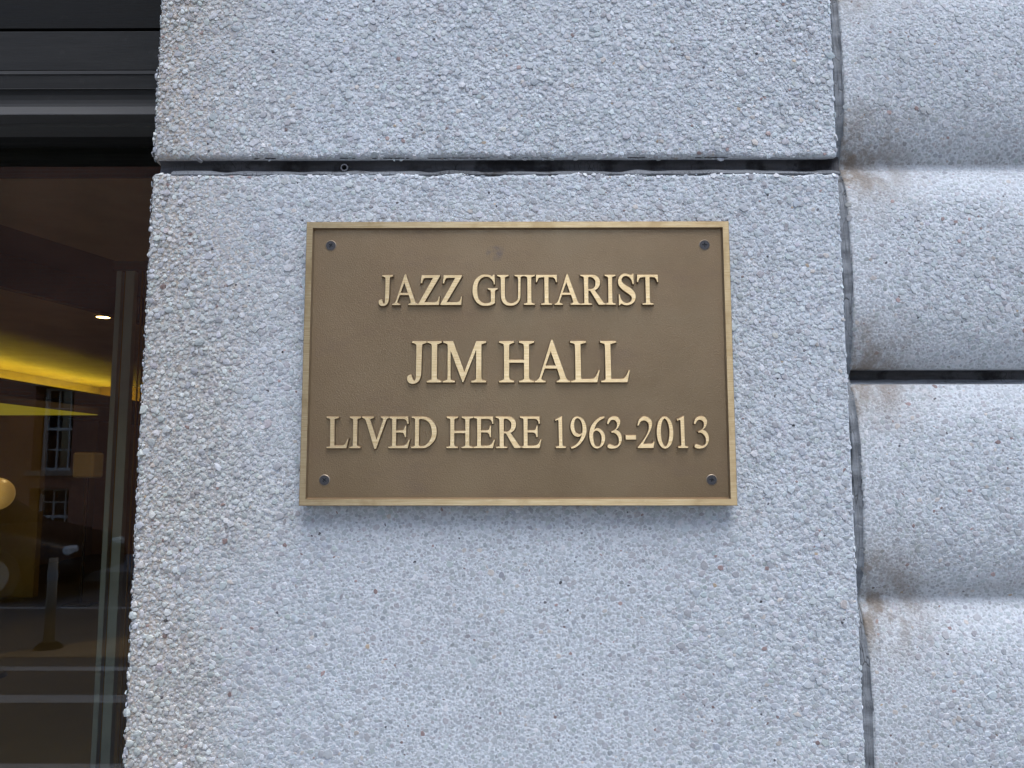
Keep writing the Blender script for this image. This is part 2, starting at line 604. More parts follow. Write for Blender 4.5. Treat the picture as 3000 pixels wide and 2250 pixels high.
# tooled sealant in the horizontal joint of the pier
xs = np.linspace(PX0 + .004, PX1 + .002, 260)
tt = np.linspace(0, 1, 11)
rows = []
for x in xs:
    w1 = (vnoise(x, 0.3, 60, 1) - .5) * .0022 + (vnoise(x, .9, 220, 4) - .5) * .0010
    w2 = (vnoise(x, 1.3, 45, 2) - .5) * .0026 + (vnoise(x, 2.1, 200, 3) - .5) * .0012
    dep = .0125 + (vnoise(x, 4.3, 25, 2) - .5) * .003
    endf = 1 - .9 * sstep(x, PX1 - .014, PX1 + .002)
    zt, zb = JT + .0012, JB - .0012 + w2 * .8
    row = []
    for t in tt:
        z = zt + (zb - zt) * t
        y = .0015 + dep * endf * (1 - (2 * t - 1) ** 4) * (1 - .25 * t) + .002 * (1 - t) + (w1 if 0 < t < 1 else 0) * .5
        row.append((x, y, z + Z0))
    rows.append(row)
js = strip_mesh('joint_sealant', rows, M_SEAL, pier)
js['label'] = 'dark recessed sealant in the horizontal joint of the pier'
# lighter sealant smeared on the lower lip of the joint
rows = []
for x in xs[6:]:
    w = .0012 + .0050 * vnoise(x, 7.3, 40, 2) ** 2 + .0022 * vnoise(x, 8.1, 190, 5)
    zt = JB + .0022 + .0034 * vnoise(x, 3.1, 48, 2)
    rows.append([(x, .0062, zt + Z0), (x, .0030, zt - .0022 + Z0), (x, .0008, JB - .0004 + Z0), (x, .0004, JB - .0002 - w * .5 + Z0), (x, .0016, JB - w + Z0)])
strip_mesh('sealant_lip', rows, M_SEALM, pier)
# weep tube in the joint
bm = bmesh.new()
def ring(bm, r, y, n=20):
    return [bm.verts.new((r * math.cos(2 * math.pi * i / n), y, r * math.sin(2 * math.pi * i / n))) for i in range(n)]
def skin(bm, a, b):
    n = len(a)
    for i in range(n):
        bm.faces.new((a[i], a[(i + 1) % n], b[(i + 1) % n], b[i]))
ra, rb, rc, rd = ring(bm, .0042, .006), ring(bm, .0042, -.0045), ring(bm, .0029, -.0045), ring(bm, .0029, .010)
skin(bm, ra, rb); skin(bm, rb, rc); skin(bm, rc, rd); bm.faces.new(rd)
n = NT('weep_tube_plastic'); n.set(Base_Color=(.10, .10, .105), Roughness=.5)
wt = bm_obj('weep_tube', bm, n.m, js, loc=(-.1928, .0085, .2196 + Z0))

# ------------------------------------------------------------------ the coursed wall on the right
rwall = thing('coursed_wall', 'pale concrete wall of rounded horizontal courses right of the pier', 'wall')
jt, jb = J2 + JW / 2, J2 - JW / 2
top_joint = J2 + 4 * PITCH
PANELS = ((jt, top_joint - JW / 2, jt, .66, 110), (J2 - 4 * PITCH + JW / 2, jb, -.62, jb, 110))
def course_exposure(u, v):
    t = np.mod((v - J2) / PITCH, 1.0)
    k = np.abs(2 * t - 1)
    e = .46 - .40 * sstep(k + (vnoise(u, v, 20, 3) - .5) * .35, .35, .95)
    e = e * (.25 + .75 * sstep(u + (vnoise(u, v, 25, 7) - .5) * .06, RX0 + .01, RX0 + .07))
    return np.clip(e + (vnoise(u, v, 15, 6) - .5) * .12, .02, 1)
def panel_height(zlo, zhi):
    def h(x, z):
        return course_height(x, z) + edge_round(z - zlo, .0025) + edge_round(zhi - z, .0025)
    return h
for pi, (z0, z1, pz0, pz1, ns) in enumerate(PANELS):
    hf = panel_height(z0, z1)
    xs = axis_points(RX0, RX1, .010, True, -1, 1, .03)
    zs = axis_points(z0, z1, .005, True, -9, 9, .01)
    pan = slab('panel', xs, zs, hf, .30, M_CEM_R, rwall)
    pan['label'] = 'coursed panel above the open joint' if pi == 0 else 'coursed panel below the open joint'
    pts = pack(RX0 + .0005, 1.15, pz0, pz1, 80 + pi)
    pts = pts[np.random.default_rng(3).random(len(pts)) > sstep(pts[:, 0], .68, 1.15)]      # thins out well beyond the view
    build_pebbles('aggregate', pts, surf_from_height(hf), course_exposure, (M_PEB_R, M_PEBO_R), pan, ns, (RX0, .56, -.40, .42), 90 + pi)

# sealant in its open horizontal joint
xs = np.linspace(RX0 - .004, RX1, 240)
rows = []
for x in xs:
    w1 = (vnoise(x, 11.3, 40, 1) - .5) * .0016
    row = []
    for t in tt:
        z = jt + .0008 + (jb - jt - .0016) * t + (w1 if t > .9 else 0)
        y = YG + .0015 + .012 * (1 - (2 * t - 1) ** 4) * (1 - .55 * t) + .002 * (1 - t) + w1 * .3 * (0 < t < 1)
        row.append((x, y, z + Z0))
    rows.append(row)
strip_mesh('joint_sealant', rows, M_SEAL, rwall)['label'] = 'dark recessed sealant between two wall panels'
rows = []
for x in xs:
    w = (vnoise(x, 5.1, 45, 1) - .5) * .0022
    rows.append([(x, YG + .0088, jb + .0062 + w * .6 + Z0), (x, YG + .0062, jb + .0042 + Z0), (x, YG + .0030, jb + .0018 + Z0), (x, YG + .0004, jb - .0006 + w * .3 + Z0), (x, YG + .0012, jb - .0018 + w * .5 + Z0)])
strip_mesh('sealant_lip', rows, M_SEALG, rwall)
# sealant in the upright joint between pier and coursed wall, following the rounded courses
zs = np.linspace(-.9, .9, 420)
rows = []
for z in zs:
    yw = float(course_height(np.array([RX0 + .01]), np.array([z]))[0])
    w = (vnoise(z, 21.3, 50, 1) - .5) * .0024
    row = []
    crk = .012 * sstep(vnoise(z, 33.1, 11, 1), .30, .55)
    ct_ = .42 + .30 * (vnoise(z, 41.7, 16, 2) - .5) + .10 * (vnoise(z, 43.7, 90, 2) - .5)
    for t in np.linspace(0, 1, 25):
        x = PX1 - .001 + (RX0 + .0022 + w - PX1) * t
        y = yw + .0035 - .003 * (2 * t - 1) ** 4 + (vnoise(z, t * 3 + 3.3, 90, 2) - .5) * .0016
        y += crk * max(0, 1 - abs(t - ct_) / .09)
        if t == 1:
            y = yw + .0005
        row.append((x, y, z + Z0))
    rows.append(row)
us = strip_mesh('upright_sealant', rows, M_SEALG, rwall)
us['label'] = 'cracked grey sealant in the upright joint beside the pier'

# ------------------------------------------------------------------ the plaque
def bronze_plate():
    n = NT('bronze_patina')
    p = n.coord('Object')
    gr = n.noise(p, 560, 3, .6)
    big = n.noise(p, 7, 4, .6)
    mid = n.noise(n.mapping(p, (.45, 1, 1)), 30, 5, .65)
    col = n.mix(n.mrange(big, .3, .7), (.232, .158, .086), (.272, .190, .106))
    col = n.mix(n.mrange(mid, .5, .8, 0, .40), col, (.19, .135, .095))
    col = n.mix(n.mrange(gr, .55, .75, 0, .35), col, (.40, .29, .17))
    # two faint rub marks near the top
    x, y, z = n.sep(p)[0:3]
    dx = n.math('ADD', n.math('POWER', n.math('DIVIDE', n.math('SUBTRACT', x, -.024), .010), 2), n.math('POWER', n.math('DIVIDE', n.math('SUBTRACT', z, .118), .008), 2))
    col = n.mix(n.math('MULTIPLY', n.mrange(dx, 0, 1.6, 1, 0), n.mrange(n.noise(p, 130, 4), .35, .65)), col, (.16, .125, .10))
    n.set(Base_Color=col, Metallic=.7, Roughness=n.mrange(mid, .3, .7, .36, .54), Specular_IOR_Level=.4)
    h = n.math('ADD', n.math('MULTIPLY', n.voro(p, 820), .8), n.math('MULTIPLY', n.noise(p, 780, 4, .7), 1.1))
    n.set(Normal=n.bump(h, .20, .0010))
    return n.m
def brushed(name, k, across):
    n = NT(name)
    p = n.coord('Object')
    s = n.mapping(p, across)
    a = n.noise(s, 1, 4, .6)
    pat = n.noise(p, 38, 4, .6)
    col = n.mix(n.mrange(a, .3, .7), (.70 * k, .51 * k, .26 * k), (1.0 * k, .82 * k, .51 * k))
    col = n.mix(n.mrange(pat, .46, .72, 0, .60), col, (.56 * k, .40 * k, .20 * k))
    n.set(Base_Color=col, Metallic=1.0, Roughness=n.mrange(a, .3, .7, .50, .60), Anisotropic=.88, Tangent=n.n('ShaderNodeTangent', _direction_type='UV_MAP', _uv_map='UVMap').outputs[0])
    n.set(Normal=n.bump(a, .30, .0008))
    return n.m
M_PLATE = bronze_plate()
M_BRASS = brushed('brushed_brass', .80, (22, 400, 1150))
M_BORDER = brushed('brushed_brass_border', .58, (22, 400, 1150))
YP, YL = -.0088, -.0122                        # recessed face / raised face
plaque = thing('plaque', 'rectangular bronze memorial plaque with raised brass lettering screwed to the pier', 'plaque', (0, -.003, Z0 - .0004))
plaque.scale = (.9963, .9963, .9963)
box('back_plate', -.2255, .2255, YP, -.0035, -.1492, .1492, M_PLATE, plaque)
GL = {   # cap top, baseline, outlines traced by eye; ~ marks a point on a curve
'J': (122, 860, ["155,122 415,122 415,146 ~390,155 ~350,170 ~335,215 325,620 ~318,740 ~285,830 ~230,872 ~165,884 ~105,860 ~76,805 ~85,750 ~120,728 ~150,735 ~165,775 ~185,815 ~208,830 ~226,812 232,770 236,215 ~228,178 ~195,157 155,146"]),
'I': (122, 860, ["435,122 693,122 693,145 ~670,152 ~625,172 ~610,215 610,770 ~622,810 ~665,833 690,840 690,860 432,860 432,840 ~460,830 ~503,810 ~516,770 516,215 ~505,172 ~465,152 435,145"]),
'M': (122, 860, ["725,122 888,122 ~902,132 ~915,165 1103,672 1295,165 ~1305,135 1320,122 1490,122 1490,146 ~1460,155 ~1420,172 ~1405,215 1405,770 ~1415,810 ~1455,830 1490,840 1490,860 1228,860 1228,840 ~1265,830 ~1300,810 ~1312,770 1312,272 1084,860 1072,856 855,290 855,770 ~862,810 ~895,830 932,838 932,860 718,860 718,840 ~755,830 ~795,810 ~804,770 804,215 ~795,172 ~760,155 725,146"]),
'H': (122, 860, ["1735,122 1998,122 1998,146 ~1970,155 ~1928,172 ~1912,215 1912,460 2178,460 2178,215 ~2165,172 ~2125,155 2091,146 2091,122 2354,122 2354,146 ~2325,155 ~2280,172 ~2268,215 2268,770 ~2280,810 ~2320,832 2354,840 2354,860 2091,860 2091,840 ~2125,832 ~2165,810 ~2178,770 2178,507 1912,507 1912,770 ~1928,810 ~1965,832 1998,840 1998,860 1735,860 1735,840 ~1770,832 ~1810,810 ~1822,770 1822,215 ~1810,172 ~1770,155 1735,146"]),
'A': (122, 860, ["700,114 ~708,102 ~718,98 ~728,102 736,114 958,755 ~980,805 ~1010,830 1042,840 1042,860 800,860 800,842 ~830,830 ~856,808 ~860,775 810,612 588,612 532,770 ~528,805 ~560,828 600,842 600,860 408,860 408,842 ~440,830 ~480,795 500,755", "696,300 602,565 788,565"]),
'L': (122, 860, ["1055,122 1335,122 1335,146 ~1300,155 ~1250,172 ~1236,215 1243,780 ~1250,800 ~1275,806 1400,806 ~1460,795 ~1510,745 1556,652 1575,648 1528,860 1065,860 1065,842 ~1100,832 ~1138,812 ~1145,770 1140,215 ~1130,172 ~1090,155 1055,146"]),
'Z': (193, 835, ["1068,196 1455,196 1455,215 1128,780 1350,782 ~1395,765 ~1425,720 1440,658 1455,655 1440,835 1005,835 1005,815 1315,248 1165,248 ~1115,262 ~1090,310 1078,362 1052,365"]),
'G': (193, 832, ["540,185 568,185 576,388 560,392 ~540,325 ~475,250 ~400,225 ~310,245 ~240,320 ~205,430 ~205,560 ~225,680 ~275,760 ~350,803 ~420,803 ~470,785 495,765 495,560 ~485,520 ~455,505 428,498 428,480 635,480 635,498 ~605,508 ~585,528 ~578,570 578,795 ~500,835 ~400,852 ~290,840 ~190,770 ~125,650 ~105,520 ~130,360 ~200,250 ~300,190 ~400,182 ~470,200 ~510,216 530,206"]),
'U': (195, 832, ["640,195 875,195 875,213 ~840,223 ~810,240 ~800,280 800,640 ~815,720 ~860,780 ~925,803 ~1000,785 ~1060,730 ~1078,650 1082,280 ~1070,240 ~1040,222 1005,212 1005,195 1200,195 1200,212 ~1160,222 ~1138,240 ~1130,280 1128,620 ~1115,720 ~1060,800 ~1000,838 ~930,850 ~840,840 ~770,790 ~730,710 ~718,600 715,280 ~705,240 ~675,225 640,212"]),
'T': (195, 832, ["1482,195 1915,195 1920,345 1905,348 ~1885,290 ~1850,248 ~1800,240 1740,240 1740,765 ~1750,795 ~1780,808 1815,815 1815,832 1588,832 1588,815 ~1625,808 ~1650,795 ~1660,765 1655,240 1590,240 ~1545,252 ~1515,290 1497,348 1478,345"]),
'R': (190, 828, ["378,190 620,190 ~700,205 ~765,260 ~790,340 ~775,420 ~735,480 675,520 830,740 ~860,785 ~895,805 925,812 925,828 760,828 585,528 540,528 540,765 ~548,795 ~575,805 612,812 612,828 385,828 385,812 ~420,805 ~450,795 ~458,765 452,270 ~445,235 ~415,218 378,208", "540,240 ~580,228 ~640,250 ~685,300 ~695,360 ~685,430 ~640,485 ~580,500 540,495"]),
'S': (190, 828, ["1492,170 1520,170 1520,385 1500,388 ~1480,310 ~1440,245 ~1370,210 ~1305,225 ~1265,280 ~1280,350 ~1340,405 ~1430,460 ~1510,530 ~1555,620 ~1545,730 ~1490,800 ~1400,838 ~1310,830 ~1255,806 1226,838 1205,838 1205,615 1222,612 ~1240,690 ~1280,755 ~1350,795 ~1420,785 ~1470,735 ~1475,665 ~1430,610 ~1350,555 ~1260,480 ~1205,400 ~1195,310 ~1225,225 ~1290,175 ~1360,165 ~1430,185 1475,196"]),
'V': (140, 695, ["735,140 940,140 940,157 ~905,166 ~882,182 ~880,210 996,548 1100,222 ~1108,185 ~1095,167 1068,157 1068,140 1220,140 1220,155 ~1190,165 ~1165,190 1150,230 985,708 960,708 810,230 ~790,190 ~765,165 735,157"]),
'E': (135, 688, ["598,135 940,135 946,255 930,258 ~915,210 ~885,180 ~840,172 728,172 728,380 810,380 ~850,374 ~875,345 888,300 905,300 905,495 887,495 ~875,450 ~850,420 ~810,412 728,412 728,635 ~735,648 ~755,655 820,652 ~880,640 ~920,610 956,546 972,545 938,688 598,688 598,671 ~630,663 ~655,650 ~662,620 660,200 ~655,172 ~630,160 598,152"]),
'D': (138, 692, ["1632,138 1800,138 ~1890,150 ~1980,200 ~2050,290 ~2072,400 ~2050,530 ~1970,630 ~1890,680 ~1820,692 1622,692 1622,673 ~1655,665 ~1685,650 ~1690,620 1690,200 ~1685,175 ~1665,160 1632,155", "1758,182 ~1800,175 ~1880,195 ~1950,260 ~1985,360 ~1985,470 ~1945,570 ~1880,640 ~1810,662 ~1775,657 1758,640"]),
'1': (88, 495, ["150,88 164,88 166,440 ~170,465 ~185,475 208,480 208,495 82,495 82,480 ~105,475 ~118,465 ~122,440 118,150 ~113,135 ~100,130 76,142 74,128"]),
'9': (88, 495, ["~375,88 ~440,125 ~475,200 ~480,290 ~450,370 ~400,440 ~335,488 285,502 279,487 ~340,455 ~395,390 425,318 ~380,348 ~320,330 ~285,270 ~275,200 ~300,120 ~340,92", "~375,108 ~410,140 ~430,210 ~427,295 ~390,318 ~345,295 ~325,240 ~322,170 ~340,120"]),
'6': (88, 495, ["713,88 716,104 ~650,140 ~605,190 580,256 ~625,240 ~680,265 ~715,320 ~720,390 ~690,460 ~620,500 ~560,475 ~525,400 ~518,310 ~540,220 ~590,150 ~650,102", "572,290 ~610,268 ~650,290 ~675,340 ~675,410 ~655,465 ~620,480 ~585,455 ~570,390 ~566,330"]),
'3': (88, 495, ["755,168 ~775,115 ~830,88 ~885,92 ~920,130 ~920,180 ~895,230 865,260 ~915,290 ~940,350 ~930,430 ~885,485 ~820,503 ~770,495 ~755,475 ~765,455 ~790,452 ~825,465 ~860,472 ~900,440 ~902,370 ~875,320 ~835,295 812,297 806,284 ~850,262 ~880,220 ~880,165 ~850,132 ~815,130 ~790,150 770,184 756,182"]),
'-': (88, 495, ["993,333 1126,333 1126,385 993,385"]),
'2': (88, 495, ["1152,192 ~1175,125 ~1225,90 ~1280,95 ~1325,130 ~1340,180 ~1325,250 ~1290,320 ~1250,385 1220,445 1310,445 ~1338,436 1354,417 1366,420 1352,495 1150,495 1150,486 ~1220,400 ~1270,320 ~1298,245 ~1295,180 ~1265,145 ~1225,138 ~1190,155 1166,203 1152,205"]),
'0': (88, 495, ["~1500,88 ~1560,120 ~1595,190 ~1608,295 ~1595,400 ~1560,470 ~1505,503 ~1450,480 ~1410,405 ~1395,295 ~1408,190 ~1440,120", "~1500,112 ~1535,150 ~1555,220 ~1560,300 ~1550,390 ~1530,450 ~1503,478 ~1475,450 ~1455,390 ~1447,300 ~1452,210 ~1470,145"]),
}
def outline(s):
    pts = []
    for tk in s.split():
        sm = tk[0] == '~'
        x, y = tk.lstrip('~').split(',')
        pts.append((float(x), float(y), sm))
    n = len(pts)
    out = []
    for i in range(n):
        p1, p2 = pts[i], pts[(i + 1) % n]
        out.append(p1[:2])
        if not (p1[2] or p2[2]):
            continue
        p0 = pts[i - 1] if p1[2] else p1
        p3 = pts[(i + 2) % n] if p2[2] else p2
        for k in range(1, 5):
            t = k / 5
            q = []
            for c in (0, 1):
                m1 = (p2[c] - p0[c]) / 2 if p1[2] else (p2[c] - p1[c])
                m2 = (p3[c] - p1[c]) / 2 if p2[2] else (p2[c] - p1[c])
                q.append((2 * t**3 - 3 * t**2 + 1) * p1[c] + (t**3 - 2 * t**2 + t) * m1 + (-2 * t**3 + 3 * t**2) * p2[c] + (t**3 - t**2) * m2)
            out.append(tuple(q))
    return out

def add_uv(me, ax):
    """u runs up the face, v across it, so that tangents stand upright"""
    while me.uv_layers:
        me.uv_layers.remove(me.uv_layers[0])
    uv = me.uv_layers.new(name='UVMap')
    for lp in me.loops:
        c = me.vertices[lp.vertex_index].co
        uv.data[lp.index].uv = (c[ax], -c[0])

def filled_mesh(name, polys, depth, draft, mat, side_mat, upright=False):
    """flat outlines (with holes) filled, with drafted sides; plane xy, face at z = 0, sides down to -depth"""
    cu = bpy.data.curves.new(name, 'CURVE')
    cu.dimensions = '2D'
    cu.fill_mode = 'BOTH'
    for poly in polys:
        sp = cu.splines.new('POLY')
        sp.points.add(len(poly) - 1)
        for p, (x, y) in zip(sp.points, poly):
            p.co = (x, y, 0, 1)
        sp.use_cyclic_u = True
    tmp = bpy.data.objects.new(name, cu)
    C.objects.link(tmp)
    dg = bpy.context.evaluated_depsgraph_get()
    me = bpy.data.meshes.new_from_object(tmp.evaluated_get(dg))
    bpy.data.objects.remove(tmp)
    bpy.data.curves.remove(cu)
    bm = bmesh.new()
    bm.from_mesh(me)
    bpy.data.meshes.remove(me)
    for f in bm.faces:
        f.material_index = 0
        if f.normal.z < 0:
            f.normal_flip()
    for pi, poly in enumerate(polys):
        P = np.array(poly)
        P = P[np.linalg.norm(P - np.roll(P, 1, 0), axis=1) > 1e-7]
        area = .5 * np.sum(P[:, 0] * np.roll(P[:, 1], -1) - np.roll(P[:, 0], -1) * P[:, 1])
        if (area < 0) == (pi == 0):
            P = P[::-1]                      # outer ring anticlockwise, holes clockwise
        e1 = P - np.roll(P, 1, 0); e2 = np.roll(P, -1, 0) - P
        n1 = np.stack([e1[:, 1], -e1[:, 0]], 1); n2 = np.stack([e2[:, 1], -e2[:, 0]], 1)
        n1 /= np.linalg.norm(n1, axis=1, keepdims=True); n2 /= np.linalg.norm(n2, axis=1, keepdims=True)
        o = (n1 + n2) / np.maximum(1 + (n1 * n2).sum(1, keepdims=True), .45)
        rows_ = []
        for d_, z_ in ((0, 0), (draft * .35, -depth * .10), (draft, -depth)):
            rows_.append([bm.verts.new((p[0], p[1], z_)) for p in P + o * d_])
        for A, B in zip(rows_[:-1], rows_[1:]):
            m = len(A)
            for i in range(m):
                f = bm.faces.new((B[i], B[(i + 1) % m], A[(i + 1) % m], A[i]))
                f.material_index = 1
                f.smooth = False
    if upright:                              # stand the face up: it looks towards -y
        bmesh.ops.rotate(bm, verts=bm.verts, cent=(0, 0, 0), matrix=Matrix.Rotation(math.pi / 2, 3, 'X'))
    me = bpy.data.meshes.new(name)
    bm.to_mesh(me)
    bm.free()
    me.materials.append(mat)
    me.materials.append(side_mat)
    add_uv(me, 2 if upright else 1)
    return me

def ray(px, py, Y):
    """point of the photograph (3000 px wide) on the upright plane y = Y"""
    d = _f + r2 * ((px - 1500) / 2253.0) - u2 * ((py - 1125) / 2253.0)
    t = (Y - CAM.y) / d.y
    return CAM + d * t

bm = bmesh.new()
prof = [(0, -.0028), (0, YL + .0005), (.0005, YL), (.0068, YL), (.0087, YP + .0008)]
loops_ = []
for off, y in prof:
    X, Zz = .2285 - off, .1522 - off
    loops_.append([bm.verts.new((sx * X, y, sz * Zz)) for sx, sz in ((-1, -1), (1, -1), (1, 1), (-1, 1))])
for A, B in zip(loops_[:-1], loops_[1:]):
    skin(bm, A, B)
bo = bm_obj('border', bm, M_BORDER, plaque)
bo.data.materials.append(M_PLATE)
for p in bo.data.polygons:
    if abs(p.normal.y) < .95:
        p.material_index = 1
add_uv(bo.data, 2)

TEXT = (
    (806.0, 892.8, [('J', 1109), ('A', 1149), ('Z', 1225.6), ('Z', 1290.7), ('G', 1384.2), ('U', 1456.8), ('I', 1535.2), ('T', 1570.5), ('A', 1625), ('R', 1701.3), ('I', 1772.7), ('S', 1812), ('T', 1867.7)]),
    (999.9, 1120.0, [('J', 1192.4), ('I', 1250.3), ('M', 1296.9), ('H', 1462.4), ('A', 1566.4), ('L', 1671.7), ('L', 1759.9)]),
    (1221.0, 1312.6, [('L', 955.5), ('I', 1023), ('V', 1059.6), ('E', 1137.8), ('D', 1204), ('H', 1308.2), ('E', 1387.3), ('R', 1452.4), ('E', 1524), ('1', 1627), ('9', 1672), ('6', 1727), ('3', 1780), ('-', 1833.8), ('2', 1868.8), ('0', 1925.3), ('1', 1985.7), ('3', 2035.4)]),
)
NUMS = {}
for li, (ptop, pbase, items) in enumerate(TEXT):
    zt = ray(1500, ptop, YL).z; zb = ray(1500, pbase, YL).z
    cap = zt - zb
    meshes = {}
    for ch, lx in items:
        top, base, paths = GL[ch]
        k = cap / (base - top)
        if ch not in meshes:
            polys = [outline(s) for s in paths]
            mnx = min(p[0] for p in polys[0])
            polys = [[((x - mnx) * k, (base - y) * k) for x, y in pl] for pl in polys]
            meshes[ch] = filled_mesh('letter', polys, .0042, .0012, M_BRASS, M_PLATE, True)
        o = bpy.data.objects.new('numeral' if ch.isdigit() else ('hyphen' if ch == '-' else 'letter'), meshes[ch])
        link(o, plaque)
        w0 = ray(lx, pbase, YL)
        o.location = (w0.x, YL, zb - Z0)

# countersunk cross-head screws
n = NT('black_oxide_steel'); n.set(Base_Color=(.055, .052, .052), Metallic=.3, Roughness=.5)
M_SCREW = n.m
n = NT('bare_bronze_rim'); n.set(Base_Color=(.30, .24, .17), Metallic=.6, Roughness=.5)
M_RIM = n.m
n = NT('recess_black'); n.set(Base_Color=(.008, .008, .009), Roughness=.6)
M_REC = n.m
circ = [(.0050 * math.cos(2 * math.pi * i / 32), .0050 * math.sin(2 * math.pi * i / 32)) for i in range(32)]
w, L = .0007, .0027
cross = [(w, w), (w * .8, L), (-w * .8, L), (-w, w), (-L, w * .8), (-L, -w * .8), (-w, -w), (-w * .8, -L), (w * .8, -L), (w, -w), (L, -w * .8), (L, w * .8)]
sm = filled_mesh('screw', [circ, cross], .0014, .0002, M_SCREW, M_SCREW)
bm = bmesh.new()
r0, r1 = ring(bm, .0059, 0, 32), ring(bm, .0052, -.0006, 32)
skin(bm, r0, r1)
rim_me = bpy.data.meshes.new('rim'); bm.to_mesh(rim_me); bm.free(); rim_me.materials.append(M_RIM)
bm = bmesh.new()
bmesh.ops.create_circle(bm, cap_ends=True, segments=24, radius=.0035)
rec_me = bpy.data.meshes.new('cross_recess'); bm.to_mesh(rec_me); bm.free(); rec_me.materials.append(M_REC)
for (sx, sz, rot) in ((-.2023, .1267, 32), (.2023, .1267, 4), (-.2031, -.1256, 40), (.2031, -.1256, 8)):
    s = bpy.data.objects.new('screw', sm); link(s, plaque)
    s.location = (sx, YP - .0007, sz)
    s.rotation_euler = (math.radians(90), math.radians(rot), 0)
    q = bpy.data.objects.new('cross_recess', rec_me); link(q, s)
    q.location = (0, 0, -.0006)
    q = bpy.data.objects.new('rim', rim_me); link(q, s)
    q.rotation_euler = (math.radians(-90), 0, 0)
    q.location = (0, 0, -.0005)
box('mounting_pad', .1985, .2105, -.0092, .001, .1500, .1538, M_REC, plaque, .0008)['label'] = 'scrap of black pad behind the top edge'

# ------------------------------------------------------------------ the shop window
def paint(name, c, rough=.45, streak=True):
    n = NT(name)
    p = n.pos()
    a = n.noise(n.mapping(p, (1.2, 14, 14)), 9, 5, .6)
    col = n.mix(n.mrange(a, .3, .75, 0, .6), c, tuple(q * 1.35 for q in c))
    d = n.mrange(n.noise(p, 40, 5, .65), .6, .8, 0, .3)
    col = n.mix(n.math('MULTIPLY', d, .5), col, (.10, .097, .09))
    n.set(Base_Color=col, Roughness=n.mrange(a, .3, .7, rough - .06, rough + .14), Specular_IOR_Level=.08)
    n.set(Normal=n.bump(n.noise(n.mapping(p, (2, 20, 20)), 22, 5, .6), .12, .002))
    return n.m
M_FRAME = paint('charcoal_paint', (.014, .0138, .0125), .6)
M_FRAME2 = paint('worn_charcoal_paint', (.027, .0265, .0245), .55)
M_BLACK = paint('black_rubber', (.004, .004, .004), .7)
win = thing('shop_window', 'dark framed shop window with a large glass pane left of the pier', 'window')
WX0, WX1 = -4.6, PX0 - .0012
z = lambda q: q + Z0
def zr(row, Y):                                  # height at depth Y of a level line of the frame (rows of a 2212-px-wide view)
    return ray(150 * 1.3562, row * 1.3562, Y).z
box('header_panel', WX0, WX1, .150, .30, zr(61, .150), z(1.0), M_FRAME, win)
box('shadow_gap', WX0, WX1, .172, .30, zr(67, .12) + .0002, zr(61, .150) - .0002, M_BLACK, win)  # black strip put in for the shade above the board
box('fascia_board', WX0, WX1, .120, .30, zr(153, .12), zr(67, .12), M_FRAME2, win, .0012)
zu = zr(248, .0955)
zg = zr(285, .175)
prism_x('moulding', [(.30, zr(153, .12) - .0002), (.1195, zr(153, .12) - .0002), (.1120, zr(160, .1120)), (.1130, zr(162, .1130)), (.1135, zr(191, .1135)), (.1118, zr(192.2, .1118)), (.1135, zr(194, .1135)),
                     (.1155, zr(205, .1155)), (.1155, zr(216, .1155)), (.1140, zr(224, .1140)), (.1105, zr(230, .1105)), (.30, zr(230, .1105))], WX0, WX1, M_FRAME2, win)
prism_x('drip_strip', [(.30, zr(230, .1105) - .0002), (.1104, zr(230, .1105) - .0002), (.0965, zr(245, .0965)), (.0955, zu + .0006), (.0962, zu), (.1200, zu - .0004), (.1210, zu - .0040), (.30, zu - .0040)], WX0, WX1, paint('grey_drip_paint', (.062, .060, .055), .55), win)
box('glazing_bead', WX0, WX1, .150, .30, zr(276, .150), zu - .0042, M_FRAME, win, .0015)
box('gasket', WX0, WX1, .172, .30, zg, zr(276, .150) - .0002, M_BLACK, win)
box('stile', -.436, WX1, .155, .29, 0.12, zg - .0002, M_FRAME, win)
box('sill', WX0, WX1, .10, .29, 0.0, .118, M_FRAME, win)
n = NT('window_glass')
n.t.nodes.remove(n.b)
front = n.math('SUBTRACT', 1.0, n.n('ShaderNodeNewGeometry').outputs['Backfacing'])
fr = n.math('MULTIPLY', n.math('MULTIPLY', n.n('ShaderNodeFresnel', IOR=1.52).outputs[0], 1.7), front)   # both faces of the sheet together
tr = n.n('ShaderNodeBsdfTransparent', Color=(.90, .93, .90, 1)).outputs[0]
gl = n.n('ShaderNodeBsdfGlossy', Color=(1, 1, 1, 1), Roughness=.0).outputs[0]
ms = n.n('ShaderNodeMixShader', Fac=fr)
n.t.links.new(tr, ms.inputs[1]); n.t.links.new(gl, ms.inputs[2])
n.t.links.new(ms.outputs[0], n.t.nodes['Material Output'].inputs[0])
M_GLASS = n.m
box('glass_pane', WX0, -.4362, .180, .188, .1182, zg - .0001, M_GLASS, win)

# ------------------------------------------------------------------ the lobby behind the glass
def plain(name, c, rough=.6, em=None, es=0, metal=0):
    n = NT(name)
    p = n.pos()
    a = n.noise(p, 3, 5, .6)
    n.set(Base_Color=n.mix(n.mrange(a, .3, .7, 0, 1), c, tuple(q * .82 for q in c)), Roughness=rough, Metallic=metal)
    if em:
        n.set(Emission_Color=em, Emission_Strength=es)
    return n.m
CZ = CAM.z
def lob(X, d, h):                       # lobby coordinates: distance in front of the camera, height above its eye
    return Vector((X, CAM.y + d, CZ + h))
M_LWALL = plain('lobby_wall', (.42, .27, .13))
M_LCEIL = plain('lobby_ceiling', (.46, .36, .20))
M_LCEIL2 = plain('lobby_ceiling_brown', (.50, .35, .19))
M_LDARK = plain('lobby_dark_wood', (.05, .035, .022), .4)
M_LFLOOR = plain('lobby_floor', (.10, .085, .065), .3)
HC = 1.40
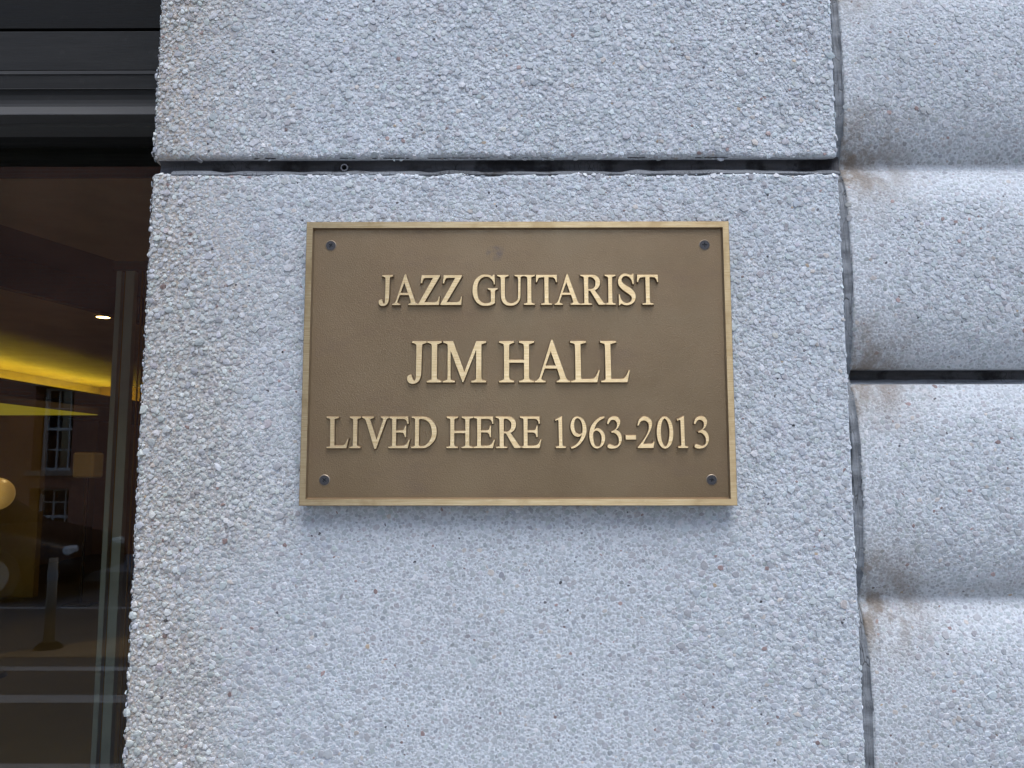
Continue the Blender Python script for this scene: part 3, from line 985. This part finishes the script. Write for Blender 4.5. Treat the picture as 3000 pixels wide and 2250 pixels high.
y0, y1 = .30, CAM.y + 14.0
structure(box('lobby_floor', -8.0, -.30, y0, y1, -.05, .01, M_LFLOOR))
structure(box('lobby_wall_far', -8.0, -.30, y1, y1 + .1, 0, 3.6, M_LWALL))
structure(box('lobby_wall_left', -7.72, -7.6, y0, y1, 0, 3.6, M_LCEIL))
structure(box('lobby_wall_right', -.43, -.31, y0 + .01, y1, 0, 3.6, M_LWALL))
structure(box('lobby_wall_front', -8.0, WX0 - .002, .12, .30, 0, 3.6, M_LDARK))
structure(box('lobby_wall_over_window', WX0, -.31, .301, .42, z(.60), 3.6, M_LDARK))
structure(box('lobby_roof', -8.0, -.30, y0, y1, 3.6, 3.7, M_LDARK))
# ceilings at three levels
def slab_poly(name, pts, z0, z1, mat):
    bm = bmesh.new()
    a = [bm.verts.new((x, y, z0)) for x, y in pts]
    b = [bm.verts.new((x, y, z1)) for x, y in pts]
    n = len(pts)
    for i in range(n):
        bm.faces.new((a[i], a[(i + 1) % n], b[(i + 1) % n], b[i]))
    bm.faces.new(a); bm.faces.new(b[::-1])
    return structure(bm_obj(name, bm, mat))
Y = lambda d: CAM.y + d
slab_poly('lobby_ceiling_near', [(-.32, y0 + .13), (-3.95, y0 + .13), (-2.98, Y(4.5)), (-2.66, Y(5.5)), (-1.2, Y(13.9)), (-.62, Y(13.9))], CZ + HC, CZ + HC + .08, M_LCEIL2)
slab_poly('lobby_ceiling_recess', [(-1.0, y0 + .13), (-5.2, y0 + .13), (-4.1, Y(13.9)), (-.7, Y(13.9))], CZ + HC + .25, CZ + HC + .30, M_LDARK)
slab_poly('lobby_ceiling_far', [(-7.59, y0 + .13), (-5.15, y0 + .13), (-4.05, Y(6.04)), (-3.80, Y(7.1)), (-2.95, Y(13.9)), (-7.59, Y(13.9))], CZ + HC, CZ + HC + .08, M_LCEIL)
slab_poly('lobby_ceiling_beam', [(-5.148, y0 + .13), (-4.048, Y(6.04)), (-3.798, Y(7.1)), (-2.948, Y(13.9)), (-2.86, Y(13.9)), (-3.72, Y(7.1)), (-3.96, Y(6.04)), (-5.05, y0 + .13)], CZ + HC - .02, CZ + HC + .24, M_LDARK)
structure(box('lobby_wall_mustard', -7.5, -5.84, Y(9.5), Y(9.6), .012, CZ + .69, plain('mustard_wall', (.38, .25, .06))))
# lit cove along the left wall
cove = thing('cove_light', 'yellow lit ceiling cove running back along the lobby wall behind the glass', 'cove light')
box('ledge', -7.598, -6.67, Y(1.3), Y(13.9), CZ + .93, CZ + .99, M_LDARK, cove)
box('lip', -6.72, -6.67, Y(1.3), Y(13.9), CZ + .991, CZ + 1.12, M_LDARK, cove)
M_LED = plain('yellow_led', (.8, .6, .1), .5, (1.0, .72, .05), 5.0)
box('lamp_strip', -7.28, -7.20, Y(1.4), Y(13.8), CZ + .992, CZ + 1.015, M_LED, cove)
box('ledge_apron', -6.80, -6.68, Y(1.3), Y(13.9), CZ + .70, CZ + .929, M_LDARK, cove)
# canopy further down; light falling on its underside is put in as emission
M_CAN = plain('yellow_glow_panel', (.5, .4, .06), .5, (1.0, .75, .05), .06)
can = thing('glow_canopy', 'thin canopy below the cove behind the glass, its lit yellow underside given as a weak glow', 'canopy')
box('glow_underside', -5.34, -4.25, Y(3.6), Y(7.8), CZ + .500, CZ + .506, M_CAN, can)
box('canopy_casing', -5.345, -4.245, Y(3.59), Y(7.81), CZ + .5062, CZ + .57, M_LDARK, can)
box('canopy_post', -5.30, -5.22, Y(7.6), Y(7.68), 0, CZ + .499, M_LDARK, can)
# round recessed ceiling lamp
DLP = lob(-3.90, 7.16, HC)
dl = thing('downlight', 'small round recessed ceiling downlight glowing behind the glass', 'downlight', lob(-3.90, 7.16, HC))
bm = bmesh.new(); bmesh.ops.create_cone(bm, cap_ends=True, segments=28, radius1=.058, radius2=.058, depth=.008)
bm_obj('lens', bm, plain('downlight_lens', (.9, .8, .6), .5, (1.0, .60, .20), 6.0), dl, loc=(0, 0, -.010))
bm = bmesh.new()
a, b, c_ = [[bm.verts.new((q * math.cos(t * math.pi / 14), q * math.sin(t * math.pi / 14), h)) for t in range(28)] for q, h in ((.060, -.004), (.066, -.016), (.080, -.001))]
skin(bm, a, b); skin(bm, b, c_)
bm_obj('trim_ring', bm, M_LDARK, dl)
ld = bpy.data.lights.new('downlight_beam', 'AREA')
ld.shape = 'DISK'; ld.size = .10; ld.energy = 4.0; ld.color = (1.0, .70, .36)
lo = link(bpy.data.objects.new('downlight_beam', ld), dl)
lo.location = (0, 0, -.016)
# globe lamp on a stem
gb = thing('globe_lamp', 'amber glass globe lamp on a thin stand at the left edge of the window', 'lamp', (lob(-4.02, 6.0, 0).x, Y(6.0), 0))
gz = CZ - .225
bm = bmesh.new(); bmesh.ops.create_uvsphere(bm, u_segments=32, v_segments=20, radius=.125)
n = NT('amber_globe')
n.set(Base_Color=(.5, .32, .1), Roughness=.35, Emission_Color=(1.0, .55, .14), Emission_Strength=n.mrange(n.n('ShaderNodeVectorMath', i0=n.coord('Object'), i1=(-.03, -.09, .02), _operation='DISTANCE').outputs['Value'], .02, .19, .20, .045))
bm_obj('globe', bm, n.m, gb, True, (0, 0, gz))
bm = bmesh.new(); bmesh.ops.create_cone(bm, cap_ends=True, segments=16, radius1=.012, radius2=.012, depth=gz - .14, matrix=Matrix.Translation((0, 0, (gz - .14) / 2 + .02)))
bm_obj('stem', bm, M_LDARK, gb)
bm = bmesh.new(); bmesh.ops.create_cone(bm, cap_ends=True, segments=32, radius1=.15, radius2=.13, depth=.03, matrix=Matrix.Translation((0, 0, .026)))
bm_obj('base', bm, M_LDARK, gb)
# posts of the inner partition
M_POST = plain('brushed_grey_post', (.50, .47, .38), .45)
M_GOLD = plain('brass_edge', (.55, .33, .08), .35, None, 0, .8)
part = thing('inner_partition', 'grey metal posts of an inner partition standing behind the glass', 'partition', lob(-1.985, 3.9, -CZ))
for nm, xa, xb, ya, yb, m in (('post', -.075, -.048, -.015, .015, M_POST), ('post', -.025, .021, -.02, .02, M_POST), ('brass_edge', -.037, -.034, -.008, .008, M_GOLD), ('brass_edge', .051, .055, -.007, .007, M_GOLD), ('brass_edge', .070, .073, -.007, .007, M_GOLD)):
    box(nm, xa, xb, ya, yb, .012, CZ + .995, m, part, .0015)
box('head_rail', -.085, 1.3, -.03, .03, CZ + .9952, CZ + 1.045, M_LDARK, part)
wl = thing('shade_lamp', 'standing lamp with a small square amber shade seen through the glass', 'lamp', lob(-4.98, 9.0, -CZ))
box('shade', -.12, .12, -.12, .12, CZ - .15, CZ + .14, plain('amber_shade', (.22, .15, .065), .5, (1.0, .62, .2), .006), wl, .02)
box('stand', -.012, .012, -.012, .012, .04, CZ - .151, M_LDARK, wl)
box('base', -.14, .14, -.14, .14, .012, .039, M_LDARK, wl, .005)

# ------------------------------------------------------------------ the street in front (seen mirrored in the glass)
def asphalt():
    n = NT('asphalt'); p = n.pos()
    c = n.mix(n.mrange(n.noise(p, .6, 5), .3, .7), (.045, .046, .048), (.065, .065, .065))
    c = n.mix(.4, c, n.ramp(n.noise(p, 90, 3), [(.3, .3), (.7, .7)]), 'OVERLAY')
    n.set(Base_Color=c, Roughness=.85, Normal=n.bump(n.noise(p, 120, 3), .4, .004))
    return n.m
def paving():
    n = NT('pavement_concrete'); p = n.pos()
    c = n.mix(n.mrange(n.noise(p, 1.2, 5), .3, .7), (.20, .20, .195), (.28, .275, .265))
    n.set(Base_Color=c, Roughness=.85, Normal=n.bump(n.noise(p, 60, 4), .3, .003))
    return n.m
M_ASPH, M_PAVE = asphalt(), paving()
def sheet(name, x0, x1, y0_, y1_, zz, mat):
    bm = bmesh.new()
    bm.faces.new([bm.verts.new(q) for q in ((x0, y0_, zz), (x1, y0_, zz), (x1, y1_, zz), (x0, y1_, zz))])
    return structure(bm_obj(name, bm, mat))
sheet('ground', -300, 300, -300, 300, -.16, M_ASPH)
sheet('road', -80, 80, -10.9, -3.0, -.13, M_ASPH)
structure(box('pavement', -80, 80, -3.0, -.0, -.13, -.001, M_PAVE))
structure(box('kerb', -80, 80, -3.16, -3.001, -.15, .002, plain('granite_kerb', (.34, .33, .32), .8)))
structure(box('pavement_opposite', -80, 80, -13.2, -10.76, -.13, 0.0, M_PAVE))
structure(box('kerb_opposite', -80, 80, -10.758, -10.6, -.15, .003, plain('granite_kerb_far', (.34, .33, .32), .8)))
M_LINE = plain('white_road_paint', (.30, .30, .29), .7)
for yy, w in ((-8.4, .06), (-5.6, .07), (-4.75, .10)):
    sheet('road_line', -60, 60, yy - w, yy + w, -.126, M_LINE)
bm = bmesh.new()
bm.faces.new([bm.verts.new(q) for q in ((-4.9, -6.0, -.1262), (-1.5, -6.0, -.1262), (-1.5, -8.0, -.1262), (-3.6, -7.2, -.1262))])
structure(bm_obj('painted_road_patch', bm, plain('tan_road_paint', (.26, .17, .09), .8)))

post = thing('delineator_post', 'pale flexible traffic post standing in the road across the street', 'post', (-4.45, -6.35, -.126))
bm = bmesh.new(); bmesh.ops.create_cone(bm, cap_ends=True, segments=20, radius1=.05, radius2=.04, depth=.80, matrix=Matrix.Translation((0, 0, .44)))
pt = bm_obj('shaft', bm, plain('pale_plastic', (.24, .19, .13), .6), post, True)
bm = bmesh.new(); bmesh.ops.create_cone(bm, cap_ends=True, segments=24, radius1=.13, radius2=.08, depth=.05, matrix=Matrix.Translation((0, 0, .026)))
bm_obj('base', bm, M_BLACK, post)
bm = bmesh.new(); bmesh.ops.create_cone(bm, cap_ends=False, segments=20, radius1=.0465, radius2=.0455, depth=.10, matrix=Matrix.Translation((0, 0, .68)))
bm_obj('reflective_band', bm, M_LINE, post, True)

# brick building across the street
def brick():
    n = NT('red_brick'); p = n.pos()
    v = n.n('ShaderNodeCombineXYZ', X=n.sep(p)[0], Y=n.sep(p)[2]).outputs[0]
    bt = n.n('ShaderNodeTexBrick', Vector=v, Scale=1.0, Color1=(.42, .14, .075, 1), Color2=(.33, .11, .06, 1), Mortar=(.28, .24, .20, 1))
    bt.inputs['Mortar Size'].default_value = .007
    bt.inputs['Brick Width'].default_value = .21
    bt.inputs['Row Height'].default_value = .072
    n.set(Base_Color=n.mix(n.mrange(n.noise(p, .8, 5), .3, .7, 0, .5), bt.outputs[0], (.12, .05, .035)), Roughness=.9, Normal=n.bump(bt.outputs[1], -.6, .006))
    return n.m
M_BRICK = brick()
M_SASH = plain('white_sash_paint', (.70, .69, .66), .6)
M_STONE = plain('brownstone', (.30, .22, .17), .85)
M_PANEG = plain('dark_window_pane', (.012, .014, .016), .08)
def make_building(label, xa, xb, cols, FH, top, wallmat, blank=()):
    bb = thing('brick_building', label, 'building', (0, -13.2, 0))
    HW = .36
    bm = bmesh.new()
    edges_x = [xa] + [q for c in cols for q in (c - HW, c + HW)] + [xb]
    edges_z = [0] + [q for a, b in FH for q in (a, b)] + [top]
    for i in range(len(edges_x) - 1):
        for j in range(len(edges_z) - 1):
            if i % 2 == 1 and j % 2 == 1 and ((i - 1) // 2, (j - 1) // 2) not in blank:
                continue
            bm.faces.new([bm.verts.new(q) for q in ((edges_x[i], 0, edges_z[j]), (edges_x[i + 1], 0, edges_z[j]), (edges_x[i + 1], 0, edges_z[j + 1]), (edges_x[i], 0, edges_z[j + 1]))])
    bmesh.ops.remove_doubles(bm, verts=bm.verts, dist=1e-4)
    bmesh.ops.solidify(bm, geom=bm.faces[:], thickness=.25)
    bm_obj('wall', bm, wallmat, bb)
    box('core', xa + .01, xb - .01, -9.0, -.30, 0, top, M_BRICK, bb)
    box('cornice', xa - .1, xb + .1, -.2, .45, top + .002, top + .5, M_STONE, bb, .03)
    for fi, (a, b) in enumerate(FH):
        h = b - a
        bm = bmesh.new()
        t = .05
        add_box(bm, -HW, -HW + t, -.14, -.06, 0, h); add_box(bm, HW - t, HW, -.14, -.06, 0, h)
        add_box(bm, -HW + t, HW - t, -.14, -.06, 0, t); add_box(bm, -HW + t, HW - t, -.14, -.06, h - t, h)
        add_box(bm, -HW + t, HW - t, -.13, -.065, h / 2 - .025, h / 2 + .025)
        for q in (-.11, .11):
            add_box(bm, q - .011, q + .011, -.12, -.085, t, h / 2 - .025); add_box(bm, q - .011, q + .011, -.12, -.085, h / 2 + .025, h - t)
        for q in (.25, .75):
            for s in range(3):
                x0_ = (-HW + t, -.099, .121)[s]; x1_ = (-.121, .099, HW - t)[s]
                add_box(bm, x0_, x1_, -.12, -.085, h * q - .011, h * q + .011)
        fme = bpy.data.meshes.new('frame'); bm.to_mesh(fme); bm.free(); fme.materials.append(M_SASH)
        bm = bmesh.new(); add_box(bm, -HW, HW, -.150, -.141, 0, h)
        pme = bpy.data.meshes.new('window'); bm.to_mesh(pme); bm.free(); pme.materials.append(M_PANEG)
        bm = bmesh.new(); add_box(bm, -HW - .08, HW + .08, -.13, .33, -.09, -.002); add_box(bm, -HW - .08, HW + .08, .20, .29, h + .002, h + .18)
        sme = bpy.data.meshes.new('sill'); bm.to_mesh(sme); bm.free(); sme.materials.append(M_STONE)
        for ci, c in enumerate(cols):
            if (ci, fi) in blank:
                continue
            wo = link(bpy.data.objects.new('window', pme), bb); wo.location = (c, 0, a)
            link(bpy.data.objects.new('frame', fme), wo)
            if fi > 0:
                link(bpy.data.objects.new('sill', sme), wo)
make_building('red brick row house with white sash windows mirrored in the shop glass', -17.2, -3.0, [-8.5 + 2.35 * i for i in range(-3, 3)],
              [(.12, 1.18), (1.50, 3.05), (4.6, 6.2), (8.2, 9.8), (11.4, 13.0), (14.6, 16.2), (17.8, 19.4)], 21.5, M_BRICK, {(2, 2), (3, 2), (4, 2)})  # unseen upper storeys added to darken the left of the plaque
make_building('second brick house across the street, added unseen to leave a bright gap of sky', 3.7, 17.0, [5.0 + 2.3 * i for i in range(5)],
              [(1.3, 3.0), (4.6, 6.3), (8.0, 9.6), (11.3, 12.9)], 14.5, M_BRICK)  # unseen house, added with the gap beside it to shape light on the plaque

make_building('third brick house far along the opposite pavement towards the left', -42.0, -17.6, [-40.0 + 2.6 * i for i in range(9)],
              [(1.3, 3.0), (4.6, 6.3), (8.0, 9.6)], 13.0, M_BRICK)
make_building('fourth brick house far along the opposite pavement towards the right', 17.4, 40.0, [19.0 + 2.6 * i for i in range(8)],
              [(1.3, 3.0), (4.6, 6.3), (8.0, 9.6)], 12.0, M_BRICK)

# parked car across the street
car = thing('parked_car', 'dark parked car at the far kerb mirrored in the shop glass', 'car', (-8.0, -9.65, -.128))
n = NT('black_car_paint'); n.set(Base_Color=(.006, .006, .007), Roughness=.30, Specular_IOR_Level=.25)
M_CAR = n.m
M_CGL = plain('car_glass', (.01, .012, .014), .05)
M_TYRE = plain('tyre_rubber', (.018, .018, .018), .8)
M_RIMC = plain('alloy_rim', (.45, .45, .46), .3, None, 0, .9)
def loft(secs):
    """secs: list of (x, half_width, z0, z1, inset) -> closed body"""
    bm = bmesh.new()
    rings = []
    for (x, hw, za, zb, ins) in secs:
        pts = [(-hw * .94, za), (-hw, za + (zb - za) * .30), (-hw, za + (zb - za) * .68), (-hw + ins, zb), (0, zb + .025), (hw - ins, zb), (hw, za + (zb - za) * .68), (hw, za + (zb - za) * .30), (hw * .94, za)]
        rings.append([bm.verts.new((x, y, zz)) for y, zz in pts])
    for A, B in zip(rings[:-1], rings[1:]):
        skin(bm, A, B)
    bm.faces.new(rings[0]); bm.faces.new(rings[-1][::-1])
    return bm
bm_obj('body', loft([(-2.25, .70, .30, .62, .10), (-2.15, .84, .24, .78, .10), (-1.6, .90, .20, .93, .09), (-.9, .90, .20, .96, .08), (.6, .90, .20, .95, .08), (1.3, .90, .20, .88, .10), (2.0, .86, .22, .74, .14), (2.25, .72, .30, .58, .12)]), M_CAR, car, True)
bm_obj('greenhouse', loft([(-1.75, .70, .90, .97, .05), (-1.15, .76, .90, 1.38, .16), (-.2, .77, .90, 1.46, .17), (.35, .76, .90, 1.40, .17), (1.05, .72, .88, .97, .05)]), M_CGL, car, True)
bm_obj('roof', loft([(-1.20, .60, 1.385, 1.41, .05), (-.2, .62, 1.465, 1.495, .06), (.33, .60, 1.405, 1.43, .05)]), M_CAR, car, True)
for wx in (-1.38, 1.38):
    for sy in (-1, 1):
        bm = bmesh.new(); bmesh.ops.create_cone(bm, cap_ends=True, segments=28, radius1=.33, radius2=.33, depth=.22, matrix=Matrix.Rotation(math.pi / 2, 4, 'X'))
        wh = bm_obj('wheel', bm, M_TYRE, car, False, (wx, sy * .80, .33))
        bm = bmesh.new(); bmesh.ops.create_cone(bm, cap_ends=True, segments=20, radius1=.21, radius2=.19, depth=.235, matrix=Matrix.Rotation(math.pi / 2, 4, 'X'))
        bm_obj('rim', bm, M_RIMC, wh)
for sy in (-1, 1):
    box('headlight', 2.12, 2.22, sy * .60 - .13, sy * .60 + .13, .56, .68, M_SASH, car, .03)
    box('tail_light', -2.26, -2.12, sy * .62 - .12, sy * .62 + .12, .62, .74, plain('red_lens', (.25, .01, .01), .2), car, .02)
    box('mirror', .68, .80, sy * .98 - .08, sy * .98 + .08, .93, 1.03, M_CAR, car, .03)
box('door_trim', -1.0, 1.0, .899, .915, .50, .54, M_RIMC, car, .004)
